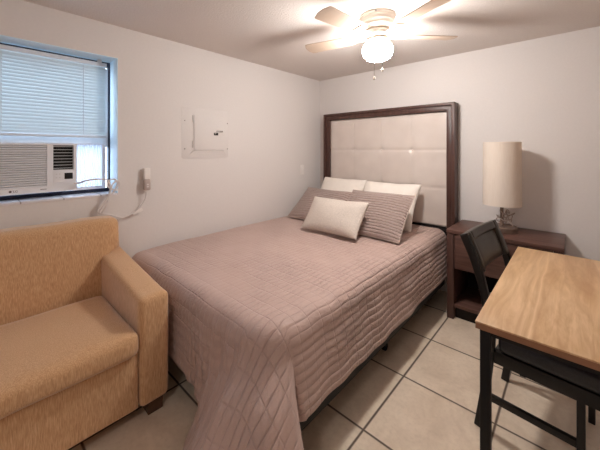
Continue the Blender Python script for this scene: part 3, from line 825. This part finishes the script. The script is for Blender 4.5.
# ------------------------------------------------------------------ chair (local: faces +x, rear legs near x=0)
ch = thing('dining_chair', 'dark leather dining chair tucked under the light wood table', 'chair', (2.140, -1.160, 0), math.radians(-6))
hwid = .213
def post_pts(n=22):
    pts = []
    K = [(-.030, 0), (.0, .2), (.022, .42), (.018, .52), (-.005, .66), (-.045, .80), (-.098, .925)]
    for p in smooth_pts([(a, 0, b) for a, b in K], 5): pts.append(p)
    return pts
PP = post_pts()
def shifted(pts, y): return [V((p.x, y, p.z)) for p in pts]
for s in (-1, 1):
    obj('rear_leg', sweep_rect(shifted(PP, s * (hwid + .006)), .013, .018, .003), M['chair_wood'], ch, angle=50)
    obj('front_leg', box((.326, s * (hwid - .0) - .013, 0), (.352, s * (hwid - .0) + .013, .36), .003), M['chair_wood'], ch)
    obj('seat_rail', box((.034, s * hwid - .012, .342), (.420, s * hwid + .012, .40), .003), M['chair_wood'], ch)
    obj('stretcher', box((.012, s * hwid - .010, .150), (.326, s * hwid + .010, .180), .002), M['chair_wood'], ch)
obj('seat_rail', box((.398, -hwid + .012, .342), (.420, hwid - .012, .40), .003), M['chair_wood'], ch)
obj('seat_rail', box((.034, -hwid + .016, .342), (.056, hwid - .016, .40), .003), M['chair_wood'], ch)
obj('seat', soft_box((.05, -hwid - .018, .401), (.430, hwid + .018, .478), .030, (0, 0, .014), wr=.002), M['seat_leather'], ch, angle=60)
# back: curved leather-wrapped frame with a recessed padded panel
upn = [p for p in PP if p.z >= .495]
def strip(y0, y1, zlo, zhi, t, off=0, puff=0, ny=12):
    """curved slab following the post line between heights"""
    pts = [p for p in PP if zlo - 1e-6 <= p.z <= zhi + 1e-6]
    bm = bmesh.new(); fr = []; bk = []
    for i, p in enumerate(pts):
        q0 = pts[max(i - 1, 0)]; q1 = pts[min(i + 1, len(pts) - 1)]; d = (q1 - q0).normalized(); nr = V((d.z, 0, -d.x))
        rf = []; rb = []
        for k in range(ny + 1):
            a = k / ny; y = y0 + a * (y1 - y0); b = i / max(1, len(pts) - 1)
            pf = puff * (max(0, 1 - (2 * a - 1) ** 4) * max(0, 1 - (2 * b - 1) ** 4)) ** .6
            bow = -.012 * (1 - (y / hwid) ** 2)
            rf.append(bm.verts.new(V((p.x + bow, y, p.z)) + nr * (off + t / 2 + pf))); rb.append(bm.verts.new(V((p.x + bow, y, p.z)) + nr * (off - t / 2)))
        fr.append(rf); bk.append(rb)
    m = len(pts)
    for i in range(m - 1):
        for k in range(ny):
            bm.faces.new((fr[i][k], fr[i][k + 1], fr[i + 1][k + 1], fr[i + 1][k])); bm.faces.new((bk[i][k], bk[i + 1][k], bk[i + 1][k + 1], bk[i][k + 1]))
        bm.faces.new((fr[i][0], fr[i + 1][0], bk[i + 1][0], bk[i][0])); bm.faces.new((fr[i][ny], bk[i][ny], bk[i + 1][ny], fr[i + 1][ny]))
    for k in range(ny):
        bm.faces.new((fr[0][k], bk[0][k], bk[0][k + 1], fr[0][k + 1])); bm.faces.new((fr[m - 1][k], fr[m - 1][k + 1], bk[m - 1][k + 1], bk[m - 1][k]))
    bmesh.ops.recalc_face_normals(bm, faces=bm.faces[:])
    ed = [e_ for e_ in bm.edges if e_.calc_face_angle(0) > 1.0]
    bmesh.ops.bevel(bm, geom=ed, offset=min(.007, t * .3), segments=3, profile=.5, affect='EDGES')
    return bm
zs = sorted(p.z for p in PP)
def near(z): return min(zs, key=lambda q: abs(q - z))
zb, zp0, zp1, zt = near(.50), near(.735), near(.885), zs[-1]
for s in (-1, 1):
    obj('back_stile', strip(min(s * (hwid - .0075), s * (hwid - .036)), max(s * (hwid - .0075), s * (hwid - .036)), zp0, zt, .042, off=.004, ny=2), M['leather'], ch, angle=50)
obj('top_rail', strip(-hwid + .037, hwid - .037, zp1, zt, .042, off=.004), M['leather'], ch, angle=50)
obj('back_panel', strip(-hwid + .038, hwid - .038, zp0, zp1, .020, off=-.002, puff=.010), M['leather'], ch, angle=50)

# ------------------------------------------------------------------ ceiling fan with light
fxc, fyc = 1.463, -1.223
fan = thing('ceiling_fan', 'white flush ceiling fan with five blades and lit globe above the bed', 'ceiling fan', (fxc, fyc, ZC))
# local z is negative downwards from the ceiling
obj('canopy', lathe([(.116, 0), (.118, -.012), (.112, -.020), (.114, -.026), (.107, -.044), (.109, -.050), (.100, -.068), (.102, -.074), (.090, -.092), (.075, -.099), (.02, -.101)], 48), M['fan_white'], fan, angle=35)
hub = obj('motor_housing', lathe([(.03, -.101), (.078, -.103), (.086, -.111), (.086, -.136), (.074, -.146), (.05, -.151), (.03, -.152)], 40), M['fan_white'], fan, angle=35)
for k in range(4):
    a = k * PI / 2 + .4; obj('canopy_screw', cyl((.112 * math.cos(a), .112 * math.sin(a), -.012), (.121 * math.cos(a), .121 * math.sin(a), -.012), .005, n=8), M['chrome'], fan)
a_fwd = math.atan2(.7396, -.6731)        # heading of the view axis
for k, rel in enumerate((85, 157, 229, 301, 13)):
    A = a_fwd - math.radians(rel)
    R_ = Matrix.Rotation(A, 4, 'Z') @ Matrix.Translation((0, 0, -.132)) @ Matrix.Rotation(math.radians(10), 4, 'X')
    bm = bmesh.new(); N = 22; T_ = []; B_ = []
    outl = []
    for i in range(N + 1):
        q = i / N; x = .165 + q * .375
        w = .052 + .016 * q
        if q > .93: w *= math.sqrt(max(0.02, 1 - ((q - .93) / .07) ** 2 * .9))
        if q < .05: w *= .75 + 5 * q
        outl.append((x, w))
    for z in (.0045, -.0):
        row = [(bm.verts.new((x, -w, z)), bm.verts.new((x, w, z))) for x, w in outl]
        (T_ if z else B_).extend(row)
    for i in range(N):
        bm.faces.new((T_[i][0], T_[i + 1][0], T_[i + 1][1], T_[i][1])); bm.faces.new((B_[i][0], B_[i][1], B_[i + 1][1], B_[i + 1][0]))
        bm.faces.new((T_[i][0], B_[i][0], B_[i + 1][0], T_[i + 1][0])); bm.faces.new((T_[i][1], T_[i + 1][1], B_[i + 1][1], B_[i][1]))
    bm.faces.new((T_[0][0], T_[0][1], B_[0][1], B_[0][0])); bm.faces.new((T_[N][0], B_[N][0], B_[N][1], T_[N][1]))
    bmesh.ops.transform(bm, verts=bm.verts[:], matrix=R_); bmesh.ops.recalc_face_normals(bm, faces=bm.faces[:])
    bl_ = obj('blade', bm, M['blade'], fan, smooth=False)
    bm = bmesh.new()
    add_box(bm, (.075, -.014, -.012), (.175, .014, -.002)); add_box(bm, (.165, -.036, -.006), (.215, .036, -.0005))
    for yy in (-.022, .022): add_cyl(bm, (.19, yy, -.009), (.19, yy, -.005), .005, n=8)
    bmesh.ops.transform(bm, verts=bm.verts[:], matrix=R_)
    obj('blade_iron', bm, M['fan_white'], bl_, smooth=False)
obj('light_fitter', lathe([(.03, -.150), (.060, -.152), (.074, -.160), (.078, -.172), (.074, -.174), (.044, -.171)], 32), M['fan_white'], fan, angle=40)
obj('globe', lathe([(.043, -.172), (.062, -.177), (.086, -.190), (.098, -.213), (.100, -.236), (.093, -.262), (.070, -.285), (.036, -.298), (.004, -.301)], 40), M['globe'], fan)
for (dxx, dyy, L) in ((.287, -.955, .446), (.70, -.71, .398)):
    r_ = math.hypot(dxx, dyy); ux, uy = dxx / r_, dyy / r_
    cc = obj('pull_chain', tube([(ux * .055, uy * .055, -.160), (ux * .10, uy * .10, -.174), (ux * .104, uy * .104, -.25), (ux * .104, uy * .104, -L + .02)], .0020, 6, 4), M['chrome'], fan)
    obj('pull_knob', lathe([(.001, -L), (.008, -L + .003), (.0085, -L + .014), (.003, -L + .022), (.001, -L + .024)], 12, ux * .104, uy * .104), M['fan_white'], cc)

# unseen fill light, added behind the camera to brighten the near side
cl = thing('added_fill_light', 'round fill light added on the ceiling, unseen behind the viewer', 'fill light', (2.3, -3.9, ZC))
obj('fill_light_base', lathe([(.14, 0), (.15, -.004), (.15, -.022), (.14, -.025)], 32), M['fan_white'], cl)
e2 = Mat('fill_light_glow', col(255, 244, 228), .4); e2.b.inputs['Emission Color'].default_value = (1.0, .96, .92, 1); e2.b.inputs['Emission Strength'].default_value = 30
obj('fill_light_diffuser', lathe([(.135, -.025), (.13, -.045), (.10, -.068), (.05, -.08), (.004, -.083)], 32), e2.m, cl)

# ------------------------------------------------------------------ daylight
w = bpy.data.worlds.new('World'); bpy.context.scene.world = w; w.use_nodes = True
nt = w.node_tree; bg = nt.nodes['Background']
bg.inputs['Color'].default_value = (.62, .80, 1.0, 1); bg.inputs['Strength'].default_value = 4.2

# ------------------------------------------------------------------ camera
cam = bpy.data.cameras.new('camera'); co = bpy.data.objects.new('camera', cam); C.objects.link(co)
co.location = (2.4337, -3.0585, 1.35); co.rotation_euler = (PI / 2, 0, math.radians(42.3116))
cam.sensor_width = 36; cam.lens = 36 * 301 / 600; cam.shift_y = -75 / 600; cam.clip_start = .02
sc = bpy.context.scene; sc.camera = co
sc.view_settings.view_transform = 'Standard'; sc.view_settings.look = 'None'; sc.view_settings.gamma = 1
sc.view_settings.exposure = .59; sc.view_settings.use_curve_mapping = False
sc.cycles.max_bounces = 10; sc.cycles.diffuse_bounces = 6
